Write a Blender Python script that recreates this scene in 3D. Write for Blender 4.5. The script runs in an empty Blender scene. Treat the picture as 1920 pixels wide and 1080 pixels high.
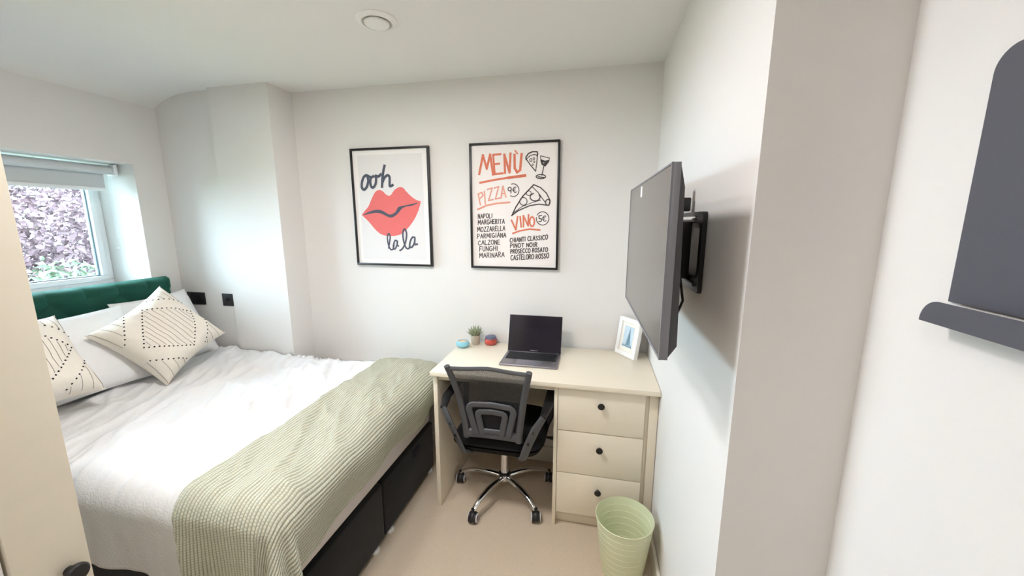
import bpy, bmesh, math, random
from mathutils import Vector, Matrix, noise as mnoise
S = bpy.context.scene
COL = S.collection
PI = math.pi
rnd = random.Random(7)

# ---------------------------------------------------------------- camera, world, lights, exposure
F_PX, PITCH, YAW, CAM_H = 714.32, 0.172989, -0.216611, 1.5
cam_d = bpy.data.cameras.new('camera')
cam_d.sensor_width = 36.0
cam_d.lens = F_PX / 1920 * 36.0
cam_d.clip_start = 0.02
cam = bpy.data.objects.new('camera', cam_d)
COL.objects.link(cam)
cy, sy = math.cos(YAW), math.sin(YAW)
fw = Vector((sy * math.cos(PITCH), cy * math.cos(PITCH), -math.sin(PITCH)))
rt = Vector((cy, -sy, 0))
up = rt.cross(fw)
M = Matrix((rt, up, -fw)).transposed().to_4x4()
M.translation = Vector((0, 0, CAM_H))
cam.matrix_world = M
S.camera = cam

w = bpy.data.worlds.new('sky')
S.world = w
w.use_nodes = True
bg = w.node_tree.nodes['Background']
bg.inputs[0].default_value = (0.64, 0.84, 1.0, 1)
bg.inputs[1].default_value = 24.0

def add_light(name, kind, loc, direction, energy, color, **kw):
    l = bpy.data.lights.new(name, kind)
    l.energy = energy
    l.color = color
    for k, v in kw.items():
        setattr(l, k, v)
    o = bpy.data.objects.new(name, l)
    COL.objects.link(o)
    o.location = loc
    o.rotation_euler = Vector(direction).to_track_quat('-Z', 'Y').to_euler()
    return o

# broad, hazy sun that comes in through the window
add_light('hazy_sun', 'SUN', (-6, 0, 5), (0.86, 0.0, -0.34), 8.0, (0.68, 0.86, 1.0), angle=math.radians(70))

vs = S.view_settings
vs.view_transform = 'Standard'
vs.look = 'None'
vs.gamma = 1
vs.use_curve_mapping = False
vs.exposure = 0.34

# ---------------------------------------------------------------- helpers
def lin(c):
    return tuple(((v / 255) / 12.92 if v / 255 <= 0.04045 else ((v / 255 + 0.055) / 1.055) ** 2.4) for v in c)

MATS = {}
def mat(name, col, rough=0.5, metal=0.0, var=0.03, vscale=30.0, bump=0.0, bscale=200.0, spec=0.5, col2=None, coat=0.0, sub=0.0, stretch=None, emit=None):
    """Principled material whose colour and relief come from noise nodes."""
    if name in MATS:
        return MATS[name]
    m = bpy.data.materials.new(name)
    m.use_nodes = True
    nt = m.node_tree
    N, L = nt.nodes, nt.links
    b = N['Principled BSDF']
    tc = N.new('ShaderNodeTexCoord')
    src = tc.outputs['Object']
    if stretch:
        mp = N.new('ShaderNodeMapping')
        mp.inputs['Scale'].default_value = stretch
        L.new(src, mp.inputs[0])
        src = mp.outputs[0]
    nz = N.new('ShaderNodeTexNoise')
    nz.inputs['Scale'].default_value = vscale
    nz.inputs['Detail'].default_value = 4
    L.new(src, nz.inputs['Vector'])
    mx = N.new('ShaderNodeMix')
    mx.data_type = 'RGBA'
    c = lin(col)
    c2 = lin(col2) if col2 else None
    a = tuple(max(0, v * (1 - var)) for v in c) if not c2 else c
    d = tuple(min(1, v * (1 + var)) for v in c) if not c2 else c2
    mx.inputs[6].default_value = (*a, 1)
    mx.inputs[7].default_value = (*d, 1)
    L.new(nz.outputs['Fac'], mx.inputs[0])
    L.new(mx.outputs[2], b.inputs['Base Color'])
    b.inputs['Roughness'].default_value = rough
    b.inputs['Metallic'].default_value = metal
    b.inputs['Specular IOR Level'].default_value = spec
    b.inputs['Coat Weight'].default_value = coat
    if sub:
        b.inputs['Subsurface Weight'].default_value = sub
    if emit:
        b.inputs['Emission Color'].default_value = (*lin(emit[0]), 1)
        b.inputs['Emission Strength'].default_value = emit[1]
    if bump:
        n2 = N.new('ShaderNodeTexNoise')
        n2.inputs['Scale'].default_value = bscale
        n2.inputs['Detail'].default_value = 3
        L.new(src, n2.inputs['Vector'])
        bp = N.new('ShaderNodeBump')
        bp.inputs['Strength'].default_value = bump
        bp.inputs['Distance'].default_value = 0.004
        L.new(n2.outputs['Fac'], bp.inputs['Height'])
        L.new(bp.outputs[0], b.inputs['Normal'])
    MATS[name] = m
    return m

class MB:
    """collects geometry for ONE mesh object"""
    def __init__(s):
        s.v, s.f, s.uv = [], [], None
    def add(s, vs_, fs):
        k = len(s.v)
        s.v += [tuple(p) for p in vs_]
        s.f += [tuple(i + k for i in f) for f in fs]
        return s
    def box(s, x0, x1, y0, y1, z0, z1, bev=0.0, seg=2):
        if bev <= 0:
            P = [(x, y, z) for z in (z0, z1) for y in (y0, y1) for x in (x0, x1)]
            return s.add(P, [(0, 2, 3, 1), (4, 5, 7, 6), (0, 1, 5, 4), (2, 6, 7, 3), (0, 4, 6, 2), (1, 3, 7, 5)])
        bm = bmesh.new()
        bmesh.ops.create_cube(bm, size=1)
        for v in bm.verts:
            v.co = Vector(((x0 + x1) / 2 + v.co.x * (x1 - x0), (y0 + y1) / 2 + v.co.y * (y1 - y0), (z0 + z1) / 2 + v.co.z * (z1 - z0)))
        bmesh.ops.bevel(bm, geom=bm.edges[:], offset=bev, segments=seg, affect='EDGES', profile=0.5)
        bm.verts.index_update()
        s.add([v.co.copy() for v in bm.verts], [[v.index for v in f.verts] for f in bm.faces])
        bm.free()
        return s
    def tube(s, path, r, n=8, caps=True, squash=None):
        """path of points; r a number or a list; squash=(sx, sy) scales the section"""
        P = [Vector(p) for p in path]
        R = r if isinstance(r, (list, tuple)) else [r] * len(P)
        k0 = len(s.v)
        prev = None
        for i, p in enumerate(P):
            t = (P[min(i + 1, len(P) - 1)] - P[max(i - 1, 0)]).normalized()
            if prev is None:
                ref = Vector((0, 0, 1)) if abs(t.z) < 0.9 else Vector((0, 1, 0))
                a = t.cross(ref).normalized()
            else:
                a = (prev - t * prev.dot(t)).normalized()
            prev = a
            b = t.cross(a)
            for j in range(n):
                an = 2 * PI * j / n
                q = squash or (1, 1)
                s.v.append(tuple(p + a * (math.cos(an) * R[i] * q[0]) + b * (math.sin(an) * R[i] * q[1])))
        for i in range(len(P) - 1):
            for j in range(n):
                a0 = k0 + i * n + j
                a1 = k0 + i * n + (j + 1) % n
                s.f.append((a0, a1, a1 + n, a0 + n))
        if caps:
            s.f.append(tuple(k0 + j for j in reversed(range(n))))
            s.f.append(tuple(k0 + (len(P) - 1) * n + j for j in range(n)))
        return s
    def lathe(s, prof, n=24, c=(0, 0, 0), axis='Z', close=False):
        """prof: (radius, height) pairs"""
        k0 = len(s.v)
        c = Vector(c)
        for r, h in prof:
            for j in range(n):
                a = 2 * PI * j / n
                x, y = r * math.cos(a), r * math.sin(a)
                q = {'Z': (x, y, h), 'X': (h, x, y), 'Y': (y, h, x), '-Y': (x, -h, y)}[axis]
                s.v.append(tuple(c + Vector(q)))
        m = len(prof)
        for i in range(m - 1 + (1 if close else 0)):
            for j in range(n):
                a0, a1 = k0 + i * n + j, k0 + i * n + (j + 1) % n
                b0, b1 = k0 + ((i + 1) % m) * n + j, k0 + ((i + 1) % m) * n + (j + 1) % n
                s.f.append((a0, a1, b1, b0))
        if not close:
            if prof[0][0] > 1e-6:
                s.f.append(tuple(k0 + j for j in reversed(range(n))))
            if prof[-1][0] > 1e-6:
                s.f.append(tuple(k0 + (m - 1) * n + j for j in range(n)))
        return s
    def prism(s, poly, a0, a1, axis='Y'):
        """poly in the two other axes, extruded along axis from a0 to a1"""
        n = len(poly)
        def put(p, a):
            return {'Y': (p[0], a, p[1]), 'X': (a, p[0], p[1]), 'Z': (p[0], p[1], a)}[axis]
        s.add([put(p, a0) for p in poly] + [put(p, a1) for p in poly],
              [tuple(range(n))[::-1], tuple(range(n, 2 * n))] + [(i, (i + 1) % n, n + (i + 1) % n, n + i) for i in range(n)])
        return s
    def grid(s, fn, nu, nv, wrap_u=False, uvfn=None):
        k0 = len(s.v)
        for i in range(nu):
            for j in range(nv):
                s.v.append(tuple(fn(i, j)))
        for i in range(nu - 1):
            for j in range(nv - 1):
                a = k0 + i * nv + j
                s.f.append((a, a + nv, a + nv + 1, a + 1))
        return s
    def xf(s, m):
        s.v = [tuple(m @ Vector(p)) for p in s.v]
        return s
    def mesh(s, name, material, smooth=True, angle=35):
        me = bpy.data.meshes.new(name)
        me.from_pydata(s.v, [], s.f)
        bm = bmesh.new()
        bm.from_mesh(me)
        bmesh.ops.recalc_face_normals(bm, faces=bm.faces[:])
        bm.to_mesh(me)
        bm.free()
        if smooth:
            me.polygons.foreach_set('use_smooth', [True] * len(me.polygons))
            me.set_sharp_from_angle(angle=math.radians(angle))
        me.materials.append(material)
        return me
    def build(s, name, material, parent=None, smooth=True, angle=35):
        o = bpy.data.objects.new(name, s.mesh(name, material, smooth, angle))
        COL.objects.link(o)
        if parent:
            o.parent = parent
        return o

def tag(o, label=None, cat=None, group=None, kind=None):
    if label: o['label'] = label
    if cat: o['category'] = cat
    if group: o['group'] = group
    if kind: o['kind'] = kind
    return o

def thing(name, label, cat, loc=(0, 0, 0), rotz=0.0, group=None, kind=None):
    o = bpy.data.objects.new(name, None)
    o.empty_display_size = 0.05
    COL.objects.link(o)
    o.location = loc
    o.rotation_euler = (0, 0, rotz)
    return tag(o, label, cat, group, kind)

def struct(name, mb, material, smooth=False):
    return tag(mb.build(name, material, None, smooth), kind='structure')

def fbm(x, y, z=0.0, o=3):
    v, a = 0.0, 1.0
    for _ in range(o):
        v += a * mnoise.noise(Vector((x, y, z)))
        x, y, z, a = x * 2, y * 2, z * 2, a * 0.5
    return v

def smooth01(t):
    t = max(0.0, min(1.0, t))
    return t * t * (3 - 2 * t)

# ---------------------------------------------------------------- materials
m_wall = mat('painted_wall', (229, 226, 222), 0.85, var=0.012, vscale=3, bump=0.05, bscale=350, spec=0.25)
m_ceil = mat('painted_ceiling', (238, 236, 233), 0.9, var=0.01, vscale=3, bump=0.04, bscale=300, spec=0.2)
m_carpet = mat('beige_carpet', (214, 194, 168), 0.95, var=0.0, vscale=140, bump=0.9, bscale=420, spec=0.1, col2=(232, 216, 194))
m_skirt = mat('satin_white_wood', (232, 226, 214), 0.45, var=0.01)
m_upvc = mat('white_upvc', (240, 243, 244), 0.3, var=0.01)
m_gasket = mat('grey_gasket', (120, 140, 150), 0.5)
m_cream = mat('cream_laminate', (236, 226, 206), 0.42, var=0.02, vscale=8, bump=0.03, bscale=500, stretch=(1, 1, 6))
m_cream_edge = mat('cream_edge_band', (222, 204, 168), 0.45, var=0.02)
m_black = mat('black_metal', (22, 21, 22), 0.38, var=0.1)
m_blackpl = mat('black_plastic', (26, 26, 28), 0.45, var=0.08, bump=0.1, bscale=600)
m_greypl = mat('grey_plastic', (78, 79, 82), 0.5, var=0.05, bump=0.1, bscale=700)
m_chrome = mat('chrome', (225, 225, 228), 0.07, metal=1.0, var=0.01)
m_white = mat('white_paint', (242, 241, 238), 0.45, var=0.01)
m_green = mat('green_velvet', (10, 66, 52), 0.75, var=0.35, vscale=9, bump=0.15, bscale=900, spec=0.3)
m_green.node_tree.nodes['Principled BSDF'].inputs['Sheen Weight'].default_value = 0.5
m_green.node_tree.nodes['Principled BSDF'].inputs['Sheen Tint'].default_value = (0.2, 0.7, 0.55, 1)
m_bvelvet = mat('black_velvet', (10, 14, 14), 0.8, var=0.4, vscale=7, bump=0.15, bscale=900, spec=0.25)
m_bvelvet.node_tree.nodes['Principled BSDF'].inputs['Sheen Weight'].default_value = 0.15
m_sheet = mat('white_cotton', (240, 239, 238), 0.9, var=0.015, vscale=20, bump=0.35, bscale=260, spec=0.15)
m_matt = mat('mattress_ticking', (214, 206, 202), 0.9, var=0.03, bump=0.2, bscale=300, spec=0.15)
m_cushion = mat('cream_woven_cotton', (240, 232, 219), 0.92, var=0.03, vscale=60, bump=0.5, bscale=500, spec=0.1)
m_tuft = mat('black_yarn', (24, 22, 27), 0.9, var=0.2, vscale=300)
m_thread = mat('grey_thread', (120, 108, 100), 0.9, var=0.2, vscale=200)

# ---------------------------------------------------------------- room shell
XR, YB, ZC, XW = 0.303, 2.20, 2.293, -2.79        # right wall, back wall, ceiling, window wall
Y_AL, Y_BR, X_ST, X_BR = 2.045, 2.01, -2.325, -1.895  # alcove wall, projecting wall, step, its corner
Y_COL, X_NEAR, Y_REAR = 0.855, 0.524, -1.6
struct('floor', MB().box(-3.0, 0.7, Y_REAR - .1, YB + .1, -0.1, 0.0), m_carpet)
# ceiling: flat, then a cove that drops to the window wall
prof = [(0.75, ZC), (-2.36, ZC - .001), (-2.45, ZC - .002), (-2.53, ZC - .005), (-2.60, ZC - .012), (-2.66, ZC - .024), (-2.72, ZC - .045), (-2.76, ZC - .064), (XW, ZC - .083), (-3.15, ZC - .083), (-3.15, ZC + .12), (0.75, ZC + .12)]
tag(MB().prism(prof, Y_REAR - .1, YB + .1, 'Y').build('ceiling', m_ceil, None, True, 30), kind='structure')
struct('wall_back', MB().box(X_BR, XR + .1, YB, YB + .1, -.05, ZC + .05), m_wall)
struct('wall_back_left', MB().box(XW - .2, X_ST, Y_AL, YB + .1, -.05, ZC + .05).box(X_ST, X_BR, Y_BR, YB + .1, -.05, ZC + .05), m_wall)
# window wall with its opening
WY0, WY1, WZ0, WZ1, XO = 0.74, 1.873, 1.093, 1.846, -3.17
struct('wall_left', MB().box(XO, XW, Y_REAR - .1, WY0, -.05, ZC).box(XO, XW, WY1, Y_AL + .05, -.05, ZC)
       .box(XO, XW, WY0, WY1, -.05, WZ0).box(XO, XW, WY0, WY1, WZ1, ZC), m_wall)
struct('wall_right', MB().box(XR, X_NEAR + .12, Y_COL, YB + .1, -.05, ZC + .05), m_wall)
struct('wall_right_near', MB().box(X_NEAR, X_NEAR + .12, Y_REAR - .1, Y_COL, -.05, ZC + .05), m_wall)
struct('wall_rear', MB().box(-3.1, X_NEAR + .1, Y_REAR - .1, Y_REAR, -.05, ZC + .05), m_wall)
def skirting(name, x0, x1, y0, y1):
    return struct(name, MB().box(x0, x1, y0, y1, 0.0, 0.1, 0.004), m_skirt)
skirting('baseboard_back', X_BR + .002, XR - .016, YB - .016, YB - .001)
skirting('baseboard_right', XR - .016, XR - .001, Y_COL + .001, YB - .001)
skirting('baseboard_right_near', X_NEAR - .016, X_NEAR - .001, Y_REAR + .001, Y_COL - .018)
skirting('baseboard_column', XR - .016, X_NEAR - .001, Y_COL - .017, Y_COL - .001)

# ---------------------------------------------------------------- window, blind
win = tag(bpy.data.objects.new('window_1', None), kind='structure')
COL.objects.link(win)
win.location = (-3.17, (WY0 + WY1) / 2, WZ0)
def wb(x0, x1, y0, y1, z0, z1, bev=.003):
    c = win.location
    return MB().box(x0 - c.x, x1 - c.x, y0 - c.y, y1 - c.y, z0 - c.z, z1 - c.z, bev)
def frame_mb(x0, x1, y0, y1, z0, z1, wd, bev=.004):
    c = win.location
    b = MB()
    for q in ((y0, y1, z0, z0 + wd), (y0, y1, z1 - wd, z1), (y0, y0 + wd, z0 + wd, z1 - wd), (y1 - wd, y1, z0 + wd, z1 - wd)):
        b.box(x0 - c.x, x1 - c.x, q[0] - c.y, q[1] - c.y, q[2] - c.z, q[3] - c.z, bev)
    return b
frame_mb(-3.165, -3.105, WY0 + .001, WY1 - .001, WZ0 + .001, WZ1 - .001, .034).build('frame', m_upvc, win)
wb(-3.165, -3.105, 1.27, 1.31, WZ0 + .03, WZ1 - .03).build('mullion', m_upvc, win)
m_glass = bpy.data.materials.new('window_glass')
m_glass.use_nodes = True
nt = m_glass.node_tree
nt.nodes.clear()
o_ = nt.nodes.new('ShaderNodeOutputMaterial')
t_ = nt.nodes.new('ShaderNodeBsdfTransparent')
t_.inputs[0].default_value = (0.96, 0.985, 0.98, 1)
g_ = nt.nodes.new('ShaderNodeBsdfGlossy')
g_.inputs['Roughness'].default_value = 0.02
fr = nt.nodes.new('ShaderNodeFresnel')
fr.inputs[0].default_value = 1.45
mx_ = nt.nodes.new('ShaderNodeMixShader')
nt.links.new(fr.outputs[0], mx_.inputs[0])
nt.links.new(t_.outputs[0], mx_.inputs[1])
nt.links.new(g_.outputs[0], mx_.inputs[2])
nt.links.new(mx_.outputs[0], o_.inputs[0])
for (a, b) in ((WY0 + .034, 1.272), (1.308, WY1 - .034)):
    sash = frame_mb(-3.155, -3.092, a, b, WZ0 + .032, WZ1 - .032, .03).build('sash', m_upvc, win)
    frame_mb(-3.14, -3.118, a + .028, b - .028, WZ0 + .06, WZ1 - .06, .008, .001).build('glazing_bead', m_gasket, sash)
    wb(-3.132, -3.126, a + .03, b - .03, WZ0 + .062, WZ1 - .062, 0).build('pane', m_glass, sash)
# sill board
struct('trim_1', MB().box(-3.105, XW + .012, WY0 + .002, WY1 - .002, WZ0 - .015, WZ0 + .004, .003), m_upvc)

m_blind = mat('grey_blind_fabric', (206, 209, 210), 0.9, var=0.02, vscale=80, bump=0.15, bscale=700, spec=0.1)
bl = thing('roller_blind', 'pale grey roller blind partly lowered at the window', 'blind', (-2.93, 1.30, 1.69))
MB().tube([(0, -.53, .118), (0, .535, .118)], .026, 20).build('roller', m_blind, bl)
MB().box(-.024, -.0225, -.525, .515, .012, .118).build('fabric', m_blind, bl)
MB().box(-.032, -.014, -.525, .515, -.008, .014, .004).build('bottom_bar', m_upvc, bl)
MB().box(-.03, .03, .54, .562, .085, .154, .006).build('bracket', m_upvc, bl)
MB().box(-.03, .03, -.556, -.534, .085, .154, .006).build('bracket', m_upvc, bl)
ch = MB()
for k in range(120):
    t = k / 119
    if t < .45: p = (-.03, .552, .1 - t / .45 * .38)
    elif t < .55:
        a = (t - .45) / .1 * PI
        p = (-.045 + .015 * math.cos(a), .553, -.28 - .02 * math.sin(a))
    else: p = (-.06, .552, -.28 + (t - .55) / .45 * .38)
    ch.lathe([(0, -.0024), (.0022, 0), (0, .0024)], 5, p)
tag(ch.build('bead_chain', m_upvc, bl), kind='stuff')
MB().lathe([(.006, 0), (.006, .004), (.003, .01)], 10, (-.075, .563, -.36), '-Y').build('chain_cleat', m_upvc, bl)

# ---------------------------------------------------------------- outdoors
m_ground = mat('lawn_ground', (92, 112, 70), 0.95, var=0.3, vscale=2)
struct('ground', MB().box(-40, -3.4, -25, 30, -3.1, -3.0), m_ground)
m_bark = mat('bark', (92, 78, 68), 0.9, var=0.3, vscale=12, bump=0.8, bscale=30)
def tree(name, label, cx, cy_, top, rad, colA, colB, n, seed):
    r = random.Random(seed)
    t = thing(name, label, 'tree', (cx, cy_, -3.0), 0, 'trees outside the window')
    tr = MB().tube([(0, 0, 0), (.05, .02, 1.5), (-.04, .05, 2.8), (0, 0, top + 2.2)], [.12, .09, .06, .02], 10)
    tr.build('trunk', m_bark, t)
    for k in range(7):
        a = k * 2.4
        z = .9 + k * .3
        MB().tube([(0, 0, z), (.5 * math.cos(a), .5 * math.sin(a), z + .4), (rad * .55 * math.cos(a), rad * .55 * math.sin(a), z + .5)], [.04, .025, .008], 6).build('branch', m_bark, t)
    ml = mat(name + '_leaf', colA, 0.6, vscale=1.3, col2=colB, spec=0.3)
    lf = MB()
    for k in range(n):
        th, ph = r.uniform(0, 2 * PI), math.acos(r.uniform(-1, 1))
        q = r.random() ** .4
        c = Vector((rad * q * math.sin(ph) * math.cos(th), rad * 1.15 * q * math.sin(ph) * math.sin(th), top + 3 - 2.3 + 2.3 * q * math.cos(ph)))
        c += Vector((fbm(c.x, c.y, c.z) * .35, fbm(c.y, c.z, c.x) * .35, 0))
        s = r.uniform(.05, .10)
        d = Vector((r.uniform(-1, 1), r.uniform(-1, 1), r.uniform(-1, .6))).normalized()
        e = d.orthogonal().normalized()
        n_ = d.cross(e) * .25
        lf.add([c, c + (d * .5 + e * .38 + n_) * s, c + d * s * 1.15, c + (d * .5 - e * .38 + n_) * s], [(0, 1, 2, 3)])
    tag(lf.build('foliage', ml, t, False), kind='stuff')
tree('copper_tree', 'purple-leaved tree outside the window', -8.4, 4.2, 2.6, 1.9, (52, 37, 41), (104, 80, 84), 26000, 3)
tree('garden_tree', 'green-leaved tree outside behind the window pane', -8.6, 8.8, 1.9, 1.8, (44, 56, 42), (90, 104, 80), 12000, 5)
tree('hedge_tree', 'low bushy green tree outside below the window', -5.5, 2.85, 1.15, .8, (50, 62, 46), (98, 108, 86), 9000, 9)

# ---------------------------------------------------------------- ceiling fixtures
v = thing('ceiling_vent', 'round white extractor vent set in the ceiling', 'vent', (-.89, 1.528, ZC))
MB().lathe([(.081, 0), (.081, -.004), (.074, -.010), (.060, -.013), (.057, -.008), (.057, 0)], 40).build('rim', m_white, v)
MB().lathe([(.057, -.0005), (.0, -.0005)], 32).build('duct', m_black, v)
MB().lathe([(0, -.010), (.047, -.010), (.0485, -.014), (.046, -.018), (0, -.020)], 40).build('disc', m_white, v)
m_lamp = mat('lamp_glow', (255, 236, 205), 0.5, emit=((255, 226, 188), 14.0))
for k, (lx, ly, e, where) in enumerate(((-1.25, .95, 7, 'above the bed'), (-.76, .90, 13.5, 'added for fill between the bed foot and the column'), (-.36, -.40, 7.0, 'above the wardrobe doors'))):  # middle downlight is an added lamp, put in for even fill
    d = thing('downlight', 'recessed ceiling downlight with white trim ring ' + where, 'light', (lx, ly, ZC), 0, 'ceiling downlights')
    MB().lathe([(.045, 0), (.045, -.004), (.036, -.006), (.034, 0)], 28).build('trim_ring', m_white, d)
    MB().lathe([(.034, -.001), (0, -.001)], 24).build('lens', m_lamp, d)
    lo = add_light('downlight_beam', 'AREA', (0, 0, -.02), (0, 0, -1), e, (.97, .965, 1.0), shape='DISK', size=.28)
    lo.parent = d

# ---------------------------------------------------------------- wardrobe at the left
wd = thing('wardrobe', 'tall cream wardrobe with framed door and black knob', 'wardrobe', (-.87, .416, 0))
MB().box(-.56, -.022, -1.10, 0, 0, 2.2, .002).build('body', m_cream, wd)
dr = MB().box(-.02, 0, -.088, 0, .08, 2.19, .0015).box(-.02, 0, -.55, -.462, .08, 2.19, .0015).box(-.02, 0, -.462, -.088, 2.10, 2.19, .0015).box(-.02, 0, -.462, -.088, .08, .17, .0015).build('door', m_cream, wd)
MB().box(-.019, -.006, -.457, -.0925, .174, 2.096, .001).build('door_panel', m_white, dr)
MB().lathe([(.0, .0), (.008, .0), (.0075, .012), (.016, .017), (.0165, .022), (.014, .025), (0, .0255)], 24, (0, -.029, .905), 'X').build('knob', m_black, dr)
d2 = MB().box(-.02, 0, -1.10, -.554, .08, 2.19, .0015).build('door', m_cream, wd)
MB().lathe([(.0, .0), (.008, .0), (.0075, .012), (.016, .017), (.0165, .022), (.014, .025), (0, .0255)], 24, (0, -.60, .905), 'X').build('knob', m_black, d2)

# ---------------------------------------------------------------- bed
BX0, BX1, BY0, BY1 = -2.70, -.93, .86, 1.985
bed = thing('divan_bed', 'black velvet divan base with green tufted headboard', 'bed', (BX0, BY0, 0))
W_ = BY1 - BY0
for (a, b) in ((0, 0.5595), (0.5605, W_)):
    MB().box(0.03, BX1 - BX0, a, b, .018, .305, .012, 3).build('base_section', m_bvelvet, bed)
m_glide = mat('white_glide', (235, 235, 232), 0.35)
for gx in (.12, .9, BX1 - BX0 - .012):
    for gy in (.06, .49, .615, W_ - .05):
        MB().lathe([(.02, 0), (.022, .006), (.018, .018)], 14, (gx, gy, 0)).build('glide', m_glide, bed)
MB().box(BX1 - BX0 - .003, BX1 - BX0 + .012, .86, .93, .235, .275, .005).build('pull_tab', mat('navy_webbing', (30, 34, 44), .8, bump=.4), bed)
# headboard: diamond tufts
hy0, hy1, hz0, hz1, sp = -.10, 1.085, .30, 1.145, .15
off_y = 1.347 - BY0
def hb_depth(y, z):
    p = (y - off_y) / sp
    q = (z - 1.073) / .15
    a, b = (p + q) * .5, (p - q) * .5
    if q > 0:      # above the top row of buttons the seams run straight up
        return .026 * abs(math.sin(PI * p)) ** .45
    d = abs(math.sin(PI * a)) * abs(math.sin(PI * b))
    return .026 * d ** .4
def hb(i, j):
    y = hy0 + (hy1 - hy0) * i / 158
    z = hz0 + (hz1 - hz0) * j / 90
    ed = min((y - hy0), (hy1 - y), (hz1 - z)) / .045
    e = math.sqrt(max(0, 1 - (1 - min(1, max(0, ed))) ** 2))
    return (-.075 + .055 * e + hb_depth(y, z) * e, y, z)
g = MB().grid(hb, 159, 91)
g.box(-.088, -.07, hy0 + .002, hy1 - .002, hz0, hz1 - .002, .003)
head = g.build('headboard', m_green, bed, True, 80)
for r_ in range(0, 5):
    for k in range(-4, 5):
        y = off_y + sp * (k + (.5 if r_ % 2 else 0))
        z = 1.073 - .15 * r_
        if hy0 + .05 < y < hy1 - .05 and z > hz0 + .03:
            MB().lathe([(0, .006), (.006, .005), (.010, .0), (.010, -.004)], 12, (-.019, y, z), 'X').build('button', m_green, head)
mt = MB().box(BX0 + .02, BX1 - .005, BY0 + .01, BY1 - .005, .307, .555, .035, 4).build('mattress', m_matt, None)
tag(mt, 'pale grey mattress lying on the black divan base', 'mattress')

# duvet: a puffy sheet laid over the mattress, hanging on the near side
DX0, DX1 = -2.60, -.935
ZT = .622
def duvet_top(x, y):
    h = .016 * fbm(x * 1.9 + 3, y * 1.6, .3, 2)
    rid = 1 - abs(fbm(x * 2.2 + y * 1.1, y * .9 - x * .5, 5.0, 2)) * 2.2
    h += .020 * max(0, rid) ** 3
    rid2 = 1 - abs(fbm(x * 6 + y * 3.2, y * 1.6 - x * 1.2, 9.0, 2)) * 2.4
    h += .014 * max(0, rid2) ** 2
    rid3 = 1 - abs(fbm(x * 13 + y * 7, y * 3.0 - x * 2.2, 19.0, 2)) * 2.2
    h += .006 * max(0, rid3)
    h += .018 * smooth01((y - 1.2) / .7)
    return h
def duvet(i, j, nu=190, nv=170):
    x = DX0 + (DX1 - DX0) * i / (nu - 1)
    t = j / (nv - 1)
    e = .165 * smooth01((x + 1.86) / .16)              # spill into the gap by the back wall
    L0, L1, L2 = .355, BY1 - BY0 - .03, .10 + e
    s = t * (L0 + L1 + L2)
    y0, y1, R = BY0 + .045, BY1 - .015, .10
    ft = smooth01((DX1 - x) / .10)
    zt = ZT - .055 * (1 - ft) ** 2
    if s < L0:                       # near side
        r = L0 - s
        if r < R * PI / 2:
            y, z = y0 - R * math.sin(r / R) , zt - R * (1 - math.cos(r / R))
        else:
            hgt = r - R * PI / 2
            y = y0 - R - .014 * math.sin(x * 17 + 2 * math.sin(x * 5)) * hgt / .3
            z = zt - R - hgt - .012 * math.sin(x * 60) * math.sin(x * 23) * smooth01((hgt - .22) / .06)
        z += duvet_top(x, y0) * (1 - smooth01(r / .25))
        y -= .012 * fbm(x * 8, z * 3, 2.0, 2) * smooth01((r - .05) / .2)
    elif s < L0 + L1:
        y = y0 + (s - L0)
        z = zt + duvet_top(x, y)
    else:                            # far side
        r = s - L0 - L1
        Rf = .05
        fl = e / .165
        y = y1 + r * (.42 + .42 * fl)
        z = zt + duvet_top(x, y1) * max(0, 1 - r / .2) - (.35 * r * (1 - fl) + (.06 * r / .265 + .02 * (r / .265) ** 2) * fl) + .004 * math.sin(x * 70) * smooth01(r / .1)
        y = min(y, (YB - .008) if x > -1.86 else 2.003)
    return (x, y, z)
db = MB().grid(duvet, 190, 170)
du = db.build('duvet', m_sheet, None, True, 180)
md = mat('white_seersucker', (231, 230, 229), 0.92, var=0.03, vscale=16, bump=0.5, bscale=130, spec=0.12, stretch=(1, .28, 1))
du.data.materials[0] = md
so = du.modifiers.new('thick', 'SOLIDIFY')
so.thickness = .012
so.offset = -1
tag(du, 'white crinkled duvet spread over the bed', 'duvet')

# throw
m_throw = bpy.data.materials.new('sage_knit')
m_throw.use_nodes = True
nt = m_throw.node_tree
N, L = nt.nodes, nt.links
pb = N['Principled BSDF']
uvn = N.new('ShaderNodeUVMap')
sx = N.new('ShaderNodeSeparateXYZ')
L.new(uvn.outputs[0], sx.inputs[0])
def mnode(op, a, b):
    n = N.new('ShaderNodeMath')
    n.operation = op
    for k, q in enumerate((a, b)):
        if q is None: continue
        if isinstance(q, (int, float)): n.inputs[k].default_value = q
        else: L.new(q, n.inputs[k])
    return n.outputs[0]
RIB = .0125
rib = mnode('ABSOLUTE', mnode('SINE', mnode('MULTIPLY', sx.outputs[0], PI / RIB), None), None)
row = mnode('FLOOR', mnode('DIVIDE', sx.outputs[0], RIB), None)
st = mnode('ABSOLUTE', mnode('SINE', mnode('ADD', mnode('MULTIPLY', sx.outputs[1], PI / .0085), mnode('MULTIPLY', row, 1.57)), None), None)
hgt = mnode('MULTIPLY', mnode('POWER', rib, .6), mnode('ADD', mnode('MULTIPLY', st, .4), .6))
cr = N.new('ShaderNodeMix')
cr.data_type = 'RGBA'
cr.inputs[6].default_value = (*lin((138, 138, 114)), 1)
cr.inputs[7].default_value = (*lin((206, 206, 188)), 1)
L.new(mnode('POWER', hgt, .7), cr.inputs[0])
L.new(cr.outputs[2], pb.inputs['Base Color'])
pb.inputs['Roughness'].default_value = .95
pb.inputs['Specular IOR Level'].default_value = .1
bp = N.new('ShaderNodeBump')
bp.inputs['Strength'].default_value = .8
bp.inputs['Distance'].default_value = .003
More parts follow.
